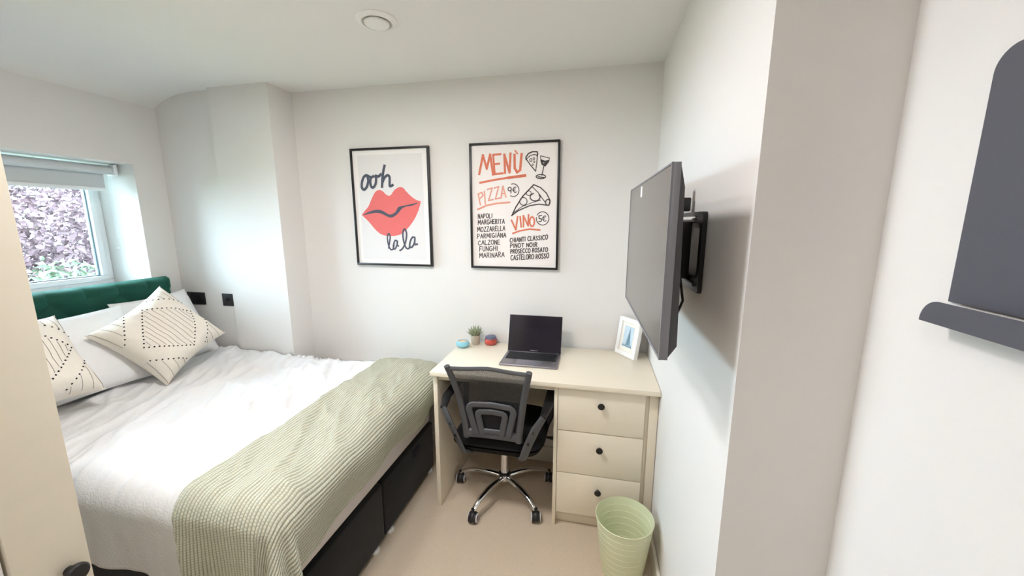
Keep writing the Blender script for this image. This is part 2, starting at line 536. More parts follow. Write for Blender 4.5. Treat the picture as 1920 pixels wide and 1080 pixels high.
L.new(hgt, bp.inputs['Height'])
L.new(bp.outputs[0], pb.inputs['Normal'])

A0, A1E, TB0, TB1 = -1.262, -.95, .862, 2.00      # cloth start, foot edge, near edge, far edge
NA, NB = 262, 190
def throw_flat(i, j):
    b = -.46 + (TB1 + .17 - TB0 + .46) * j / (NB - 1)       # relative to near edge
    b += TB0
    drop = .226 + .02 * math.sin(b * 7 + 1) - .03 * smooth01((b - 1.7) / .3)
    a0 = A0 + .012 * math.sin(b * 5) + .05 * smooth01((.95 - b) / .5)
    a = a0 + (A1E + .03 + drop - a0) * i / (NA - 1)
    return a, b
def throw_pt(i, j):
    a, b = throw_flat(i, j)
    da, dn, df = max(0, a - A1E), max(0, TB0 - b), max(0, b - TB1)
    r = math.hypot(da, dn)
    R = .07
    x, y = min(a, A1E), max(min(b, TB1), TB0)
    z = ZT + .030 + .7 * duvet_top(x, min(y, BY1)) * max(0, 1 - r / .12)
    z += .006 * fbm(a * 5, b * 3, 3.3, 2)
    z -= .02 * smooth01((x + 1.0) / .1)
    z += -.02 * (1 - smooth01((a - A0 + .0) / .02)) * .4
    if r > 0:
        ux, uy = da / r, -dn / r
        if r < R * PI / 2:
            o, dp = R * math.sin(r / R), R * (1 - math.cos(r / R))
        else:
            o, dp = R, R + (r - R * PI / 2)
        hang = smooth01((r - .05) / .25)
        ang = math.atan2(dn, da)
        corner = math.sin(2 * ang) if dn > 0 and da > 0 else 0
        o += hang * (.012 + .012 * math.sin(b * 15 + .8) * (1 if dn == 0 else 0) + .012 * math.sin(a * 19) * (1 if da == 0 else 0)) + corner * hang * (.035 + .03 * math.sin(ang * 9))
        if dn == 0: o -= .028 * smooth01((r - .12) / .14)
        x += o * ux
        y += o * uy
        z -= dp
    if df > 0:
        y += df * .93
        z -= df * .25 + df * df * .9
    rb = abs(math.sin(a * PI / RIB)) ** .7 * .003
    if r > .08:
        n = Vector((da, -dn, 0)).normalized()
        x += n.x * rb
        y += n.y * rb
    else:
        z += rb
    return (x, min(y, YB - .006), max(z, .02))
tbm = MB().grid(throw_pt, NA, NB)
th = tbm.build('throw_blanket', m_throw, None, True, 180)
uvl = th.data.uv_layers.new(name='UVMap')
flat = [throw_flat(i, j) for i in range(NA) for j in range(NB)]
buf = []
for lp in th.data.loops:
    buf += flat[lp.vertex_index]
uvl.data.foreach_set('uv', buf)
so = th.modifiers.new('thick', 'SOLIDIFY')
so.thickness = .007
so.offset = -1
tag(th, 'sage green rib-knit throw across the foot of the bed', 'throw')

# pillows and cushions
def pillow_pt(u, v, side, a, b, T, pin, seed):
    x = a * u * (1 - pin * (1 - v * v) * u * u)
    y = b * v * (1 - pin * (1 - u * u) * v * v)
    e = max(0, (1 - u ** 4) * (1 - v ** 4))
    t = T * e ** .55 * (1 - .25 * (u * u + v * v) * .5)
    t *= 1 + .10 * fbm(u * 1.6 + seed, v * 1.6, side * 2.0, 2)
    t += .006 * fbm(u * 4 + seed, v * 4, 1.0, 2) * min(1, e * 3)
    return Vector((x, y, side * t))
def pillow_mb(a, b, T, pin=.1, seed=0, n=40):
    g = MB()
    for side in (1, -1):
        g.grid(lambda i, j: pillow_pt(-1 + 2 * i / (n - 1), -1 + 2 * j / (n - 1), side, a, b, T, pin, seed), n, n)
    return g
def place(o, loc, xdir, ydir):
    """local x along xdir, y along ydir, z is the front"""
    X = Vector(xdir).normalized()
    Y = Vector(ydir)
    Y = (Y - X * Y.dot(X)).normalized()
    Z = X.cross(Y)
    m = Matrix((X, Y, Z)).transposed().to_4x4()
    m.translation = Vector(loc)
    o.matrix_world = m
def pillow(label, a, b, T, seed, loc, xd, yd):
    o = pillow_mb(a, b, T, .07, seed).build('pillow', m_sheet, None, True, 180)
    tag(o, label, 'pillow')
    place(o, loc, xd, yd)
pillow('white pillow against the headboard behind the two cushions', .32, .22, .075, 4, (-2.50, 1.25, .84), (0.03, 1, 0.02), (-.50, 0, .87))
pillow('white pillow in the corner under the black double socket', .21, .23, .065, 11, (-2.57, 1.775, .845), (0, 1, .04), (-.46, .05, .88))

def cushion(label, loc, xd, yd, seed):
    c = thing('cushion', label, 'cushion', (0, 0, 0), 0, None)
    a, T, pin = .210, .112, .12
    pillow_mb(a, a, T, pin, seed, 44).build('cover', m_cushion, c, True, 180)
    def on(u, v):
        return pillow_pt(u, v, 1, a, a, T, pin, seed)
    def nrm(u, v):
        e = .01
        return (on(u + e, v) - on(u - e, v)).cross(on(u, v + e) - on(u, v - e)).normalized()
    tb = MB()
    def tuft(u, v):
        p, n = on(u, v), nrm(u, v)
        s = n.orthogonal().normalized()
        q = n.cross(s)
        k = len(tb.v)
        tb.v += [tuple(p + s * .0042 * math.cos(w_) + q * .0042 * math.sin(w_) + n * .0005) for w_ in [PI / 3 * z for z in range(6)]] + [tuple(p + n * .0045)]
        tb.f += [(k + z, k + (z + 1) % 6, k + 6) for z in range(6)]
    D = .74
    for k in range(11):               # diamond motif
        t = k / 11
        for (u, v) in ((D * (1 - t), D * t), (-D * t, D * (1 - t)), (-D * (1 - t), -D * t), (D * t, -D * (1 - t))):
            tuft(u, v)
    for su in (1, -1):                # rows that cut the four corners
        for sv in (1, -1):
            for k in range(8):
                t = (k + .5) / 8
                w_ = 1.20
                u0, v0 = w_ - .93, .93
                tuft(su * (u0 + (.93 - u0) * t), sv * (v0 + (u0 - .93) * t))
    tag(tb.build('tufts', m_tuft, c), kind='stuff')
    ln = MB()
    def line(u0, u1, v):
        n = max(4, int(abs(u1 - u0) * 14))
        P = [on(u0 + (u1 - u0) * k / n, v) + nrm(u0 + (u1 - u0) * k / n, v) * .0006 for k in range(n + 1)]
        ln.tube(P, .0009, 4)
    for k in range(13):
        v_ = -.62 + 1.24 * k / 12
        h_ = D - abs(v_) - .05
        if h_ > .03: line(-h_, h_, v_)
    for su in (1, -1):
        for k in range(11):
            v_ = -.95 + 1.9 * k / 10
            u0 = 1.24 - abs(v_)
            if u0 < .9: line(su * max(u0, .1), su * .97, v_)
    tag(ln.build('stitched_lines', m_thread, c), kind='stuff')
    place(c, loc, xd, yd)
    return c
# local x runs from upper-left edge to lower-right, a corner points up
s2 = math.sqrt(.5)
def diamond(label, loc, lean, yaw, seed, roll=0.0):
    """cushion balanced on a corner: lean backwards, yaw of the face"""
    side = Vector((-math.sin(yaw), math.cos(yaw), 0))                 # to the cushion's right as seen from the foot of the bed
    back = Vector((-math.cos(yaw), -math.sin(yaw), 0))
    upv = (back * math.sin(lean) + Vector((0, 0, 1)) * math.cos(lean)).normalized()
    c_, s_ = math.cos(roll), math.sin(roll)
    sd, u2 = side * c_ + upv * s_, upv * c_ - side * s_
    cushion(label, loc, (sd - u2) * s2, (sd + u2) * s2, seed)
diamond('cream cushion with black tufted diamond below the double wall socket', (-2.325, 1.572, .885), math.radians(30), math.radians(-14), 2, math.radians(-14))
diamond('cream tufted cushion beside the wardrobe edge', (-2.345, 1.025, .895), math.radians(35), 0.0, 21, math.radians(-45))

# ---------------------------------------------------------------- wall sockets
def plate(name, label, loc, wd_, h_, kind):
    t = thing(name, label, 'socket', loc)
    MB().box(-wd_ / 2, wd_ / 2, -.007, 0, -h_ / 2, h_ / 2, .002).build('plate', m_blackpl, t)
    if kind == 'double':
        for sx_ in (-1, 1):
            MB().box(sx_ * .036 - .006, sx_ * .036 + .006, -.011, -.006, .018, .034, .001).build('rocker', m_black, t)
            hl = MB()
            for (hx, hz, w1, h1) in ((0, .006, .004, .008), (-.011, -.016, .0065, .004), (.011, -.016, .0065, .004)):
                hl.box(sx_ * .036 + hx - w1 / 2, sx_ * .036 + hx + w1 / 2, -.0075, -.0068, hz - h1 / 2, hz + h1 / 2)
            hl.build('pin_holes', mat('socket_hole', (5, 5, 5), .8), t)
        for sx_ in (-1, 1):
            MB().lathe([(.003, 0), (.003, .0012), (0, .0015)], 10, (sx_ * .06, -.007, 0), '-Y').build('screw', m_chrome, t)
    else:
        MB().lathe([(.011, 0), (.0105, .014), (.009, .017), (0, .0175)], 20, (0, -.007, .002), '-Y').build('dimmer_knob', m_black, t)
        for sz in (-1, 1):
            MB().lathe([(.0025, 0), (.0025, .001), (0, .0013)], 10, (0, -.007, sz * .03), '-Y').build('screw', m_greypl, t)
plate('double_socket', 'black double power socket on the wall beside the bed', (-2.668, Y_AL - .0005, .981), .149, .084, 'double')
plate('dimmer_switch', 'small black dimmer switch plate on the wall', (-2.405, Y_AL - .0005, .981), .086, .084, 'dim')

# ---------------------------------------------------------------- lettering strokes
def catmull(P, k=6):
    out = []
    for i in range(len(P) - 1):
        p0, p1, p2, p3 = P[max(i - 1, 0)], P[i], P[i + 1], P[min(i + 2, len(P) - 1)]
        for q in range(k):
            t = q / k
            out.append(tuple(.5 * (2 * p1[d] + (p2[d] - p0[d]) * t + (2 * p0[d] - 5 * p1[d] + 4 * p2[d] - p3[d]) * t * t + (3 * p1[d] - p0[d] - 3 * p2[d] + p3[d]) * t ** 3) for d in (0, 1)))
    return out + [tuple(P[-1])]
def ribbon(mb, P, w, yoff, taper=False):
    """flat pen stroke in the xz plane facing -y"""
    n = len(P)
    if n < 2: return
    k = len(mb.v)
    for i in range(n):
        a, b = P[max(i - 1, 0)], P[min(i + 1, n - 1)]
        dx, dz = b[0] - a[0], b[1] - a[1]
        l = math.hypot(dx, dz) or 1
        ww = (w(i / (n - 1)) if callable(w) else w) * .5
        ex = 0
        if not callable(w) and i in (0, n - 1): ex = (.5 if i else -.5) * ww
        x, z = P[i][0] + dx / l * ex, P[i][1] + dz / l * ex
        yo = yoff - 1.2e-5 * i
        mb.v += [(x - dz / l * ww, yo, z + dx / l * ww), (x + dz / l * ww, yo, z - dx / l * ww)]
    for i in range(n - 1):
        q = k + 2 * i
        mb.f.append((q, q + 1, q + 3, q + 2))
PEN = [0]
def pen(mb, P, w, yoff):
    """angular pen stroke: one quad for each segment, ends run on by half a width"""
    for (a, b) in zip(P, P[1:]):
        dx, dz = b[0] - a[0], b[1] - a[1]
        l = math.hypot(dx, dz)
        if l < 1e-7: continue
        dx, dz, h = dx / l, dz / l, w / 2
        PEN[0] = (PEN[0] + 1) % 12
        yo = yoff - .00006 * PEN[0]
        e = h * .7
        mb.add([(a[0] - dx * e - dz * h, yo, a[1] - dz * e + dx * h), (a[0] - dx * e + dz * h, yo, a[1] - dz * e - dx * h),
                (b[0] + dx * e + dz * h, yo, b[1] + dz * e - dx * h), (b[0] + dx * e - dz * h, yo, b[1] + dz * e + dx * h)], [(0, 1, 2, 3)])
def arc(cx, cy_, rx, ry, a0, a1, n=12):
    return [(cx + rx * math.cos(math.radians(a0 + (a1 - a0) * k / n)), cy_ + ry * math.sin(math.radians(a0 + (a1 - a0) * k / n))) for k in range(n + 1)]
GL = {
 'A': [[(0, 0), (.28, 1), (.56, 0)], [(.1, .36), (.46, .36)]], 'B': [[(0, 0), (0, 1), (.35, .95), (.4, .75), (.3, .55), (0, .52)], [(.3, .52), (.48, .3), (.35, .03), (0, 0)]],
 'C': [arc(.3, .5, .3, .5, 50, 310)], 'D': [[(0, 0), (0, 1), (.35, .85), (.48, .5), (.35, .12), (0, 0)]],
 'E': [[(.42, 1), (0, 1), (0, 0), (.44, 0)], [(0, .52), (.36, .52)]], 'F': [[(.42, 1), (0, 1), (0, 0)], [(0, .52), (.34, .52)]],
 'G': [arc(.3, .5, .3, .5, 55, 330) + [(.56, .42), (.32, .42)]], 'H': [[(0, 0), (0, 1)], [(.46, 0), (.46, 1)], [(0, .5), (.46, .5)]],
 'I': [[(.08, 0), (.08, 1)]], 'L': [[(0, 1), (0, 0), (.4, 0)]], 'M': [[(0, 0), (.06, 1), (.32, .3), (.58, 1), (.66, 0)]],
 'N': [[(0, 0), (0, 1), (.44, 0), (.44, 1)]], 'O': [arc(.29, .5, .29, .5, 90, 450, 16)], 'P': [[(0, 0), (0, 1), (.34, .95), (.42, .74), (.32, .5), (0, .46)]],
 'R': [[(0, 0), (0, 1), (.34, .95), (.4, .74), (.3, .52), (0, .48)], [(.18, .5), (.46, 0)]], 'S': [[(.42, .88), (.25, 1), (.05, .86), (.1, .62), (.36, .42), (.42, .18), (.22, 0), (0, .12)]],
 'T': [[(0, 1), (.5, 1)], [(.25, 1), (.25, 0)]], 'V': [[(0, 1), (.25, 0), (.5, 1)]], 'Z': [[(0, 1), (.46, 1), (0, 0), (.48, 0)]],
 'U': [[(0, 1), (.02, .25), (.22, 0), (.42, .25), (.44, 1)]], ' ': []}
GW = {'M': .66, 'I': .16, ' ': .22, 'A': .56, 'O': .58, 'C': .55, 'G': .58, 'N': .44, 'E': .44, 'F': .42, 'L': .4, 'T': .5, 'V': .5, 'Z': .48, 'H': .46, 'U': .44}
def write(mb, text, x0, x1, z0, z1, h, w, yoff, seed):
    """hand lettering between (x0, z0) and (x1, z1) along the base line"""
    r = random.Random(seed)
    tot = sum(GW.get(c, .46) + .2 for c in text) - .2
    k = (x1 - x0) / tot
    cx = 0
    for c in text:
        jz = r.uniform(-.05, .05) * h
        sc = r.uniform(.93, 1.06)
        for st_ in GL[c]:
            P = []
            for (gx, gz) in st_:
                X = x0 + (cx + gx) * k
                P.append((X + gz * h * .03 + r.uniform(-.01, .01) * h, z0 + (z1 - z0) * (cx + gx) / tot + gz * h * sc + jz))
            pen(mb, P, w, yoff)
        cx += GW.get(c, .46) + .2

def poster(name, label, cx, pw, ph, zc, sheet_mat, fw=.012):
    t = thing(name, label, 'picture', (cx, YB - .001, zc))
    f_ = MB()
    for q in ((-pw / 2, pw / 2, ph / 2 - fw, ph / 2), (-pw / 2, pw / 2, -ph / 2, -ph / 2 + fw), (-pw / 2, -pw / 2 + fw, -ph / 2 + fw, ph / 2 - fw), (pw / 2 - fw, pw / 2, -ph / 2 + fw, ph / 2 - fw)):
        f_.box(q[0], q[1], -.022, 0, q[2], q[3], .0012)
    f_.build('frame', m_black, t)
    s_ = MB().box(-pw / 2 + fw, pw / 2 - fw, -.012, -.004, -ph / 2 + fw, ph / 2 - fw).build('print_sheet', sheet_mat, t)
    return t, s_
m_paper = mat('print_paper', (240, 236, 232), 0.6, var=0.01)
m_paper2 = mat('print_tint', (226, 223, 221), 0.6, var=0.01, vscale=60)
PW, PH = .520, .714
def sketch(c):
    """maps sketch units measured on the sheet (corner list TL, TR, BR, BL) to poster x, z"""
    (ax, ay), (bx, by), (cx, cy2), (dx, dy) = c
    def f(x, y):
        u, v = .5, .5
        for _ in range(6):
            xl, xr = ax + (dx - ax) * v, bx + (cx - bx) * v
            u = (x - xl) / (xr - xl)
            yt, yb = ay + (by - ay) * u, dy + (cy2 - dy) * u
            v = (y - yt) / (yb - yt)
        return ((u - .5) * PW, (.5 - v) * PH)
    return f
# --- lips print
pt, sh = poster('lips_poster', 'framed print of coral lips with ooh la la script', -1.2425, PW, PH, 1.582, m_paper)
q = sketch(((90, 85), (722, 62), (745, 1035), (140, 1015)))
MB().box(-PW / 2 + .045, PW / 2 - .045, -.0124, -.0118, -PH / 2 + .04, PH / 2 - .04).build('tinted_field', m_paper2, sh)
m_coral = mat('coral_ink', (224, 108, 104), 0.6, var=0.05, vscale=25)
m_ink = mat('slate_ink', (74, 78, 92), 0.6, var=0.06, vscale=60)
lips = [(178, 605), (205, 570), (235, 535), (260, 480), (290, 425), (320, 405), (350, 412), (380, 440), (405, 452), (425, 440), (450, 405), (490, 383), (520, 390), (545, 420), (580, 455), (620, 485), (657, 497)]
lips2 = [(657, 497), (650, 530), (630, 590), (600, 650), (560, 705), (510, 755), (460, 775), (400, 778), (340, 765), (290, 725), (240, 665), (205, 630), (178, 605)]
def fan(mb, P, yoff):
    """fills an outline with a strip of vertical slices, so concave outlines stay clean"""
    xs = [p[0] for p in P]
    n = 90
    def cross(x):
        zz = []
        for (a, b) in zip(P, P[1:] + P[:1]):
            if (a[0] - x) * (b[0] - x) < 0:
                t = (x - a[0]) / (b[0] - a[0])
                zz.append(a[1] + (b[1] - a[1]) * t)
        return (min(zz), max(zz)) if zz else None
    x0, x1 = min(xs), max(xs)
    k = len(mb.v)
    c_ = 0
    for i in range(n + 1):
        x = x0 + (x1 - x0) * min(max(i / n, .002), .998)
        r = cross(x + 1e-7)
        if r:
            mb.v += [(x, yoff, r[0]), (x, yoff, r[1])]
            c_ += 1
    mb.f += [(k + 2 * i, k + 2 * i + 2, k + 2 * i + 3, k + 2 * i + 1) for i in range(c_ - 1)]
lm = MB()
fan(lm, [q(*p) for p in catmull(lips)[:-1] + catmull(lips2)[:-1]], -.0126)
lm.build('lips', m_coral, sh, False)
mm = MB()
up_ = [(188, 605), (250, 575), (310, 563), (350, 571), (400, 600), (430, 598), (458, 578), (480, 542), (540, 528), (640, 507)]
lo_ = [(640, 509), (590, 531), (540, 540), (508, 556), (484, 584), (462, 606), (430, 625), (400, 624), (368, 608), (330, 592), (280, 590), (188, 608)]
fan(mm, [q(*p) for p in catmull(up_)[:-1] + catmull(lo_)[:-1]], -.0130)
mm.build('mouth_line', m_ink, sh, False)
for sc_k, (pts, w_) in enumerate((([(246, 300), (222, 290), (200, 305), (185, 345), (184, 385), (202, 402), (224, 382), (238, 335), (234, 298), (262, 306), (282, 296)], .0165),
                ([(262, 300), (254, 340), (262, 378), (280, 384), (298, 356), (303, 315), (298, 294), (322, 298), (345, 280)], .0165),
                ([(374, 212), (362, 260), (354, 320), (350, 384)], .0165), ([(352, 350), (372, 308), (396, 290), (412, 304), (412, 345), (414, 376), (440, 366)], .0155),
                ([(396, 880), (404, 830), (410, 785), (402, 760), (390, 770), (388, 810), (398, 860), (414, 890), (432, 886), (440, 850)], .0095),
                ([(468, 822), (450, 815), (436, 850), (436, 884), (452, 880), (466, 845), (468, 818), (466, 850), (478, 862)], .010),
                ([(486, 900), (510, 880), (532, 830), (542, 770), (534, 728), (520, 726), (512, 765), (518, 820), (534, 872), (556, 884), (568, 860)], .0105),
                ([(608, 792), (588, 790), (570, 825), (566, 866), (582, 872), (602, 838), (608, 796), (606, 845), (628, 846)], .011))):
    sc = MB()
    ribbon(sc, [q(*p) for p in catmull(pts)], w_, -.0134)
    sc.build('script_letter', m_ink, sh, False)
# --- menu print
pt, sh = poster('menu_poster', 'framed hand-lettered MENU print with pizza and wine', -.4715, PW, PH, 1.582, mat('menu_paper', (238, 231, 226), .6, var=.01))
q = sketch(((45, 85), (718, 48), (705, 1022), (65, 1005)))
m_or = mat('orange_chalk', (205, 96, 66), 0.8, var=0.0, vscale=90, col2=(224, 138, 112))
m_or2 = mat('pale_orange_chalk', (222, 140, 118), 0.8, vscale=90, col2=(232, 170, 152))
m_bk = mat('charcoal_chalk', (48, 42, 42), 0.85, vscale=120, col2=(84, 76, 74))
U = q(1, 0)[0] - q(0, 0)[0]          # one sketch unit in metres
def strokes(name, mtl, items):
    b = MB()
    for k, (P, w_) in enumerate(items):
        pen(b, [q(*p) for p in P], w_ * U, -.0124 - .00002 * k)
    b.build(name, mtl, sh, False)
strokes('heading_lettering', m_or, [([(122, 302), (150, 165), (180, 262), (205, 160), (228, 305)], 17), ([(285, 156), (228, 162), (240, 300), (302, 294)], 15), ([(234, 230), (276, 224)], 14),
        ([(318, 292), (312, 158), (352, 288), (358, 150)], 16), ([(388, 158), (390, 255), (408, 286), (430, 268), (440, 152)], 18), ([(392, 130), (410, 152)], 10)])
strokes('heading_underline', m_or, [([(128, 364), (240, 342), (340, 325), (468, 308)], 15), ([(345, 325), (468, 308)], 20)])
strokes('pizza_lettering', m_or2, [([(132, 527), (114, 447), (142, 434), (152, 456), (124, 484)], 10), ([(162, 425), (170, 520)], 10), ([(184, 412), (222, 402), (194, 494), (230, 486)], 10),
        ([(237, 402), (270, 391), (246, 482), (280, 474)], 10), ([(288, 476), (302, 386), (326, 468)], 10), ([(292, 444), (318, 438)], 9), ([(112, 560), (180, 530), (260, 514), (354, 506)], 13)])
strokes('vino_lettering', m_or, [([(368, 640), (400, 712), (413, 612)], 13), ([(432, 612), (440, 692)], 12), ([(457, 690), (455, 604), (491, 682), (493, 598)], 12), (arc(519, 650, 17, 36, 0, 360), 12), ([(378, 740), (430, 720), (500, 706), (576, 713)], 12)])
pz = [(arc(380, 416, 42, 47, -110, 120, 20), 6), (arc(353, 408, 12, 14, 0, 360), 7), ([(365, 405), (362, 438)], 7), (arc(394, 412, 14, 20, 50, 300), 6), ([(374, 408), (396, 406)], 5), ([(374, 418), (394, 416)], 5),
      (arc(595, 625, 45, 50, -150, 190, 28), 6), ([(588, 602), (568, 606), (570, 625), (586, 628), (586, 646), (568, 650)], 7), (arc(612, 626, 14, 20, 50, 300), 6), ([(592, 622), (614, 620)], 5), ([(592, 632), (612, 630)], 5)]
strokes('price_mark', m_bk, pz[:6])
strokes('price_mark', m_bk, pz[6:])
dr_ = [([(474, 195), (472, 176), (490, 150), (520, 136), (552, 136), (558, 152), (552, 166)], 9), ([(478, 188), (500, 166), (530, 156), (554, 160)], 6), ([(476, 192), (508, 236), (543, 276)], 7), ([(556, 162), (550, 220), (543, 276)], 6),
       (arc(508, 196, 9, 11, 0, 360), 5), (arc(530, 186, 6, 8, 0, 360), 4), (arc(531, 208, 6, 7, 0, 360), 4), (arc(521, 230, 5, 6, 0, 360), 4),
       ([(578, 165), (642, 180), (634, 212), (612, 236), (592, 230), (580, 205), (578, 165)], 5), ([(582, 196), (608, 206), (636, 200), (612, 234), (590, 222), (586, 206), (630, 208), (600, 226)], 12), ([(603, 236), (588, 305)], 7), (arc(581, 315, 34, 15, 0, 360, 20), 7), ([(560, 316), (606, 322)], 7),
       ([(370, 606), (400, 540), (450, 460), (530, 374)], 9), ([(530, 374), (580, 396), (622, 436), (648, 490), (640, 526), (615, 524)], 8), ([(518, 388), (560, 430), (612, 502)], 6), ([(370, 604), (420, 566), (500, 530), (570, 518), (618, 524)], 8),
       ([(376, 590), (440, 540), (520, 506), (580, 488)], 5), (arc(632, 504, 16, 22, 0, 360), 7), (arc(494, 437, 18, 17, 0, 360), 5), (arc(455, 498, 27, 29, 0, 360, 16), 6), (arc(540, 466, 36, 28, -40, 250, 18), 8)]
strokes('pizza_and_wine_drawing', m_bk, dr_)
for k, (s_, xa, xb, ya, yb, h_) in enumerate((('NAPOLI', 114, 222, 630, 622, 32), ('MARGHERITA', 114, 315, 674, 664, 34), ('MOZZARELLA', 110, 320, 730, 718, 34), ('PARMIGIANA', 110, 327, 779, 769, 34), ('CALZONE', 116, 280, 830, 824, 34), ('FUNGHI', 127, 264, 880, 872, 36), ('MARINARA', 126, 315, 930, 920, 36),
        ('CHIANTI CLASSICO', 357, 632, 808, 784, 32), ('PINOT NOIR', 360, 556, 850, 842, 30), ('PROSECCO ROSATO', 362, 632, 896, 880, 32), ('CASTELORO ROSSO', 364, 640, 946, 930, 36))):
    tx = MB()
    (xa_, za), (xb_, zb) = q(xa, ya), q(xb, yb)
    write(tx, s_, xa_, xb_, za, zb, h_ * U * 1.0, (5.6 if k < 7 else 6.2) * U, -.0124, k)
    tx.build('list_line', m_bk, sh, False)

# ---------------------------------------------------------------- television on its bracket
T0, T1 = Vector((.126, 1.603, 0)), Vector((.1475, .868, 0))
dv = (T1 - T0)
tvw, tvh = dv.length, .428
tv = thing('television', 'flat black television on a swing bracket on the wall', 'television', ((T0.x + T1.x) / 2, (T0.y + T1.y) / 2, 1.193))
tv.rotation_euler = (0, 0, math.atan2(dv.y, dv.x))     # local x towards the near end, local y towards the wall
hw = tvw / 2
m_bezel = mat('grey_bezel', (128, 127, 133), 0.45, metal=.0, var=.04)
m_screen = mat('dark_screen', (90, 84, 80), 0.22, var=.02, spec=.9)  # grey base stands in for the bright room reflected in the black screen
MB().box(-hw, hw, .002, .018, 0, tvh, .0015).build('casing', m_bezel, tv)
bz = MB()
for a in ((-hw, hw, 0, .006), (-hw, hw, tvh - .004, tvh), (-hw, -hw + .004, .006, tvh - .004), (hw - .004, hw, .006, tvh - .004)):
    bz.box(a[0], a[1], -.0015, .003, a[2], a[3])
bz.build('bezel', m_bezel, tv, False)
scn = MB().box(-hw + .004, hw - .004, 0, .004, .006, tvh - .004).build('screen', m_screen, tv)
MB().box(-.085, -.055, -.0006, 0, tvh - .045, tvh - .012).build('sticker', mat('sticker_paper', (235, 228, 232), .6), scn)
bk = MB()
bk.add([(-hw + .004, .018, .004), (hw - .004, .018, .004), (hw - .004, .018, tvh - .004), (-hw + .004, .018, tvh - .004), (-hw + .04, .052, .03), (hw - .012, .038, .03), (hw - .012, .03, tvh - .05), (-hw + .04, .046, tvh - .06)],
       [(0, 1, 2, 3), (4, 7, 6, 5), (0, 4, 5, 1), (1, 5, 6, 2), (2, 6, 7, 3), (3, 7, 4, 0)])
bk.build('back_shell', mat('back_plastic', (64, 62, 64), .55, bump=.15, bscale=500), tv, False)
MB().lathe([(.004, 0), (.004, .002), (0, .002)], 10, (hw - .02, .034, .05), 'X').build('side_button', m_black, tv)
MB().tube([(.06, .07, .20), (.10, .095, .15), (.125, .10, .09), (.12, .085, .04), (.10, .055, .025)], .0035, 8).build('cable', m_black, tv)
br = thing('wall_bracket', 'black steel bracket fixing the television to the wall', 'bracket', (XR - .001, 1.31, 1.41))
# wall plate: rounded frame with an opening
pl = MB()
def rrect(y0, y1, z0, z1, r, n=6):
    P = []
    for (cy2, cz, a) in ((y1 - r, z1 - r, 0), (y0 + r, z1 - r, 90), (y0 + r, z0 + r, 180), (y1 - r, z0 + r, 270)):
        P += [(cy2 + r * math.cos(math.radians(a + 90 * k / n)), cz + r * math.sin(math.radians(a + 90 * k / n))) for k in range(n + 1)]
    return P
oy, iy = rrect(-.135, .135, -.118, .118, .012), rrect(-.107, .107, -.075, .085, .025)
n_ = len(oy)
pl.add([(-.012, *p) for p in oy] + [(-.012, *p) for p in iy] + [(0, *p) for p in oy] + [(0, *p) for p in iy],
       [(i, (i + 1) % n_, n_ + (i + 1) % n_, n_ + i) for i in range(n_)] + [(2 * n_ + i, 3 * n_ + i, 3 * n_ + (i + 1) % n_, 2 * n_ + (i + 1) % n_) for i in range(n_)]
       + [(i, 2 * n_ + i, 2 * n_ + (i + 1) % n_, (i + 1) % n_) for i in range(n_)] + [(n_ + i, n_ + (i + 1) % n_, 3 * n_ + (i + 1) % n_, 3 * n_ + i) for i in range(n_)])
pl.build('wall_plate', m_black, br, True, 40)
for z in (-.095, .1):
    MB().tube([(-.014, -.10, z), (-.014, .10, z)], .006, 8).build('rail_rod', m_chrome if z > 0 else m_black, br)
MB().box(-.07, -.012, -.02, .02, -.09, .09, .004).build('swing_arm', m_black, br)
MB().box(-.115, -.065, -.10, .10, -.03, .03, .004).build('tilt_head', m_black, br)
MB().box(-.05, -.038, .02, .05, -.14, .212, .002).build('hook_rail', m_black, br)
MB().box(-.10, -.088, -.09, -.06, -.14, .10, .002).build('hook_rail', m_black, br)
MB().box(-.085, -.012, .022, .048, .122, .165, .004).build('latch', m_black, br)

# ---------------------------------------------------------------- board with tray on the near right wall
wbx = thing('wall_organiser', 'dark grey metal memo board with tray on the wall', 'memo board', (X_NEAR - .001, .688, 1.352))
m_slate = mat('slate_powdercoat', (84, 84, 92), 0.5, var=.04, bump=.12, bscale=900)
P = [(0, .03), (0, .345)] + [(-.03 + .03 * math.cos(math.radians(a)), .345 + .03 * math.sin(math.radians(a))) for a in range(10, 91, 10)] + [(-.48, .375), (-.48, .03)]
MB().prism(P, -.004, -.0005, 'X').build('back_plate', m_slate, wbx)
MB().box(-.034, -.0005, -.48, -.001, .001, .004).build('tray_base', m_slate, wbx)
P = [(0, 0)] + [(-.028 + .028 * math.cos(math.radians(a)), .001 + .032 * math.sin(math.radians(a))) for a in range(5, 91, 8)] + [(-.48, .033), (-.48, 0)]
MB().prism(P, -.036, -.034, 'X').build('tray_lip', m_slate, wbx)

# ---------------------------------------------------------------- desk
dk = thing('desk', 'cream laminate desk with three drawers beside the wall', 'desk', (-.785, 1.662, 0))
X0, Yf = -.785, 1.662
def dbx(x0, x1, y0, y1, z0, z1, bev=.0012):
    return MB().box(x0 - X0, x1 - X0, y0 - Yf, y1 - Yf, z0, z1, bev)
XRR = XR - .002
dbx(-.785, XRR, 1.662, 2.182, .743, .765).build('top', m_cream, dk)
dbx(-.779, -.757, 1.686, 2.18, 0, .743).build('side_panel', m_cream, dk)
dbx(-.757, -.167, 1.70, 1.718, .711, .743).build('front_rail', m_cream, dk)
dbx(-.757, -.167, 2.14, 2.158, .36, .743).build('back_panel', m_cream, dk)
dbx(-.167, -.1505, 1.686, 2.18, 0, .743).build('side_panel', m_cream, dk)
dbx(.244, .262, 1.71, 2.18, 0, .743).build('side_panel', m_cream, dk)
dbx(.262, XRR, 1.703, 1.718, .102, .743).build('filler_panel', m_cream, dk)
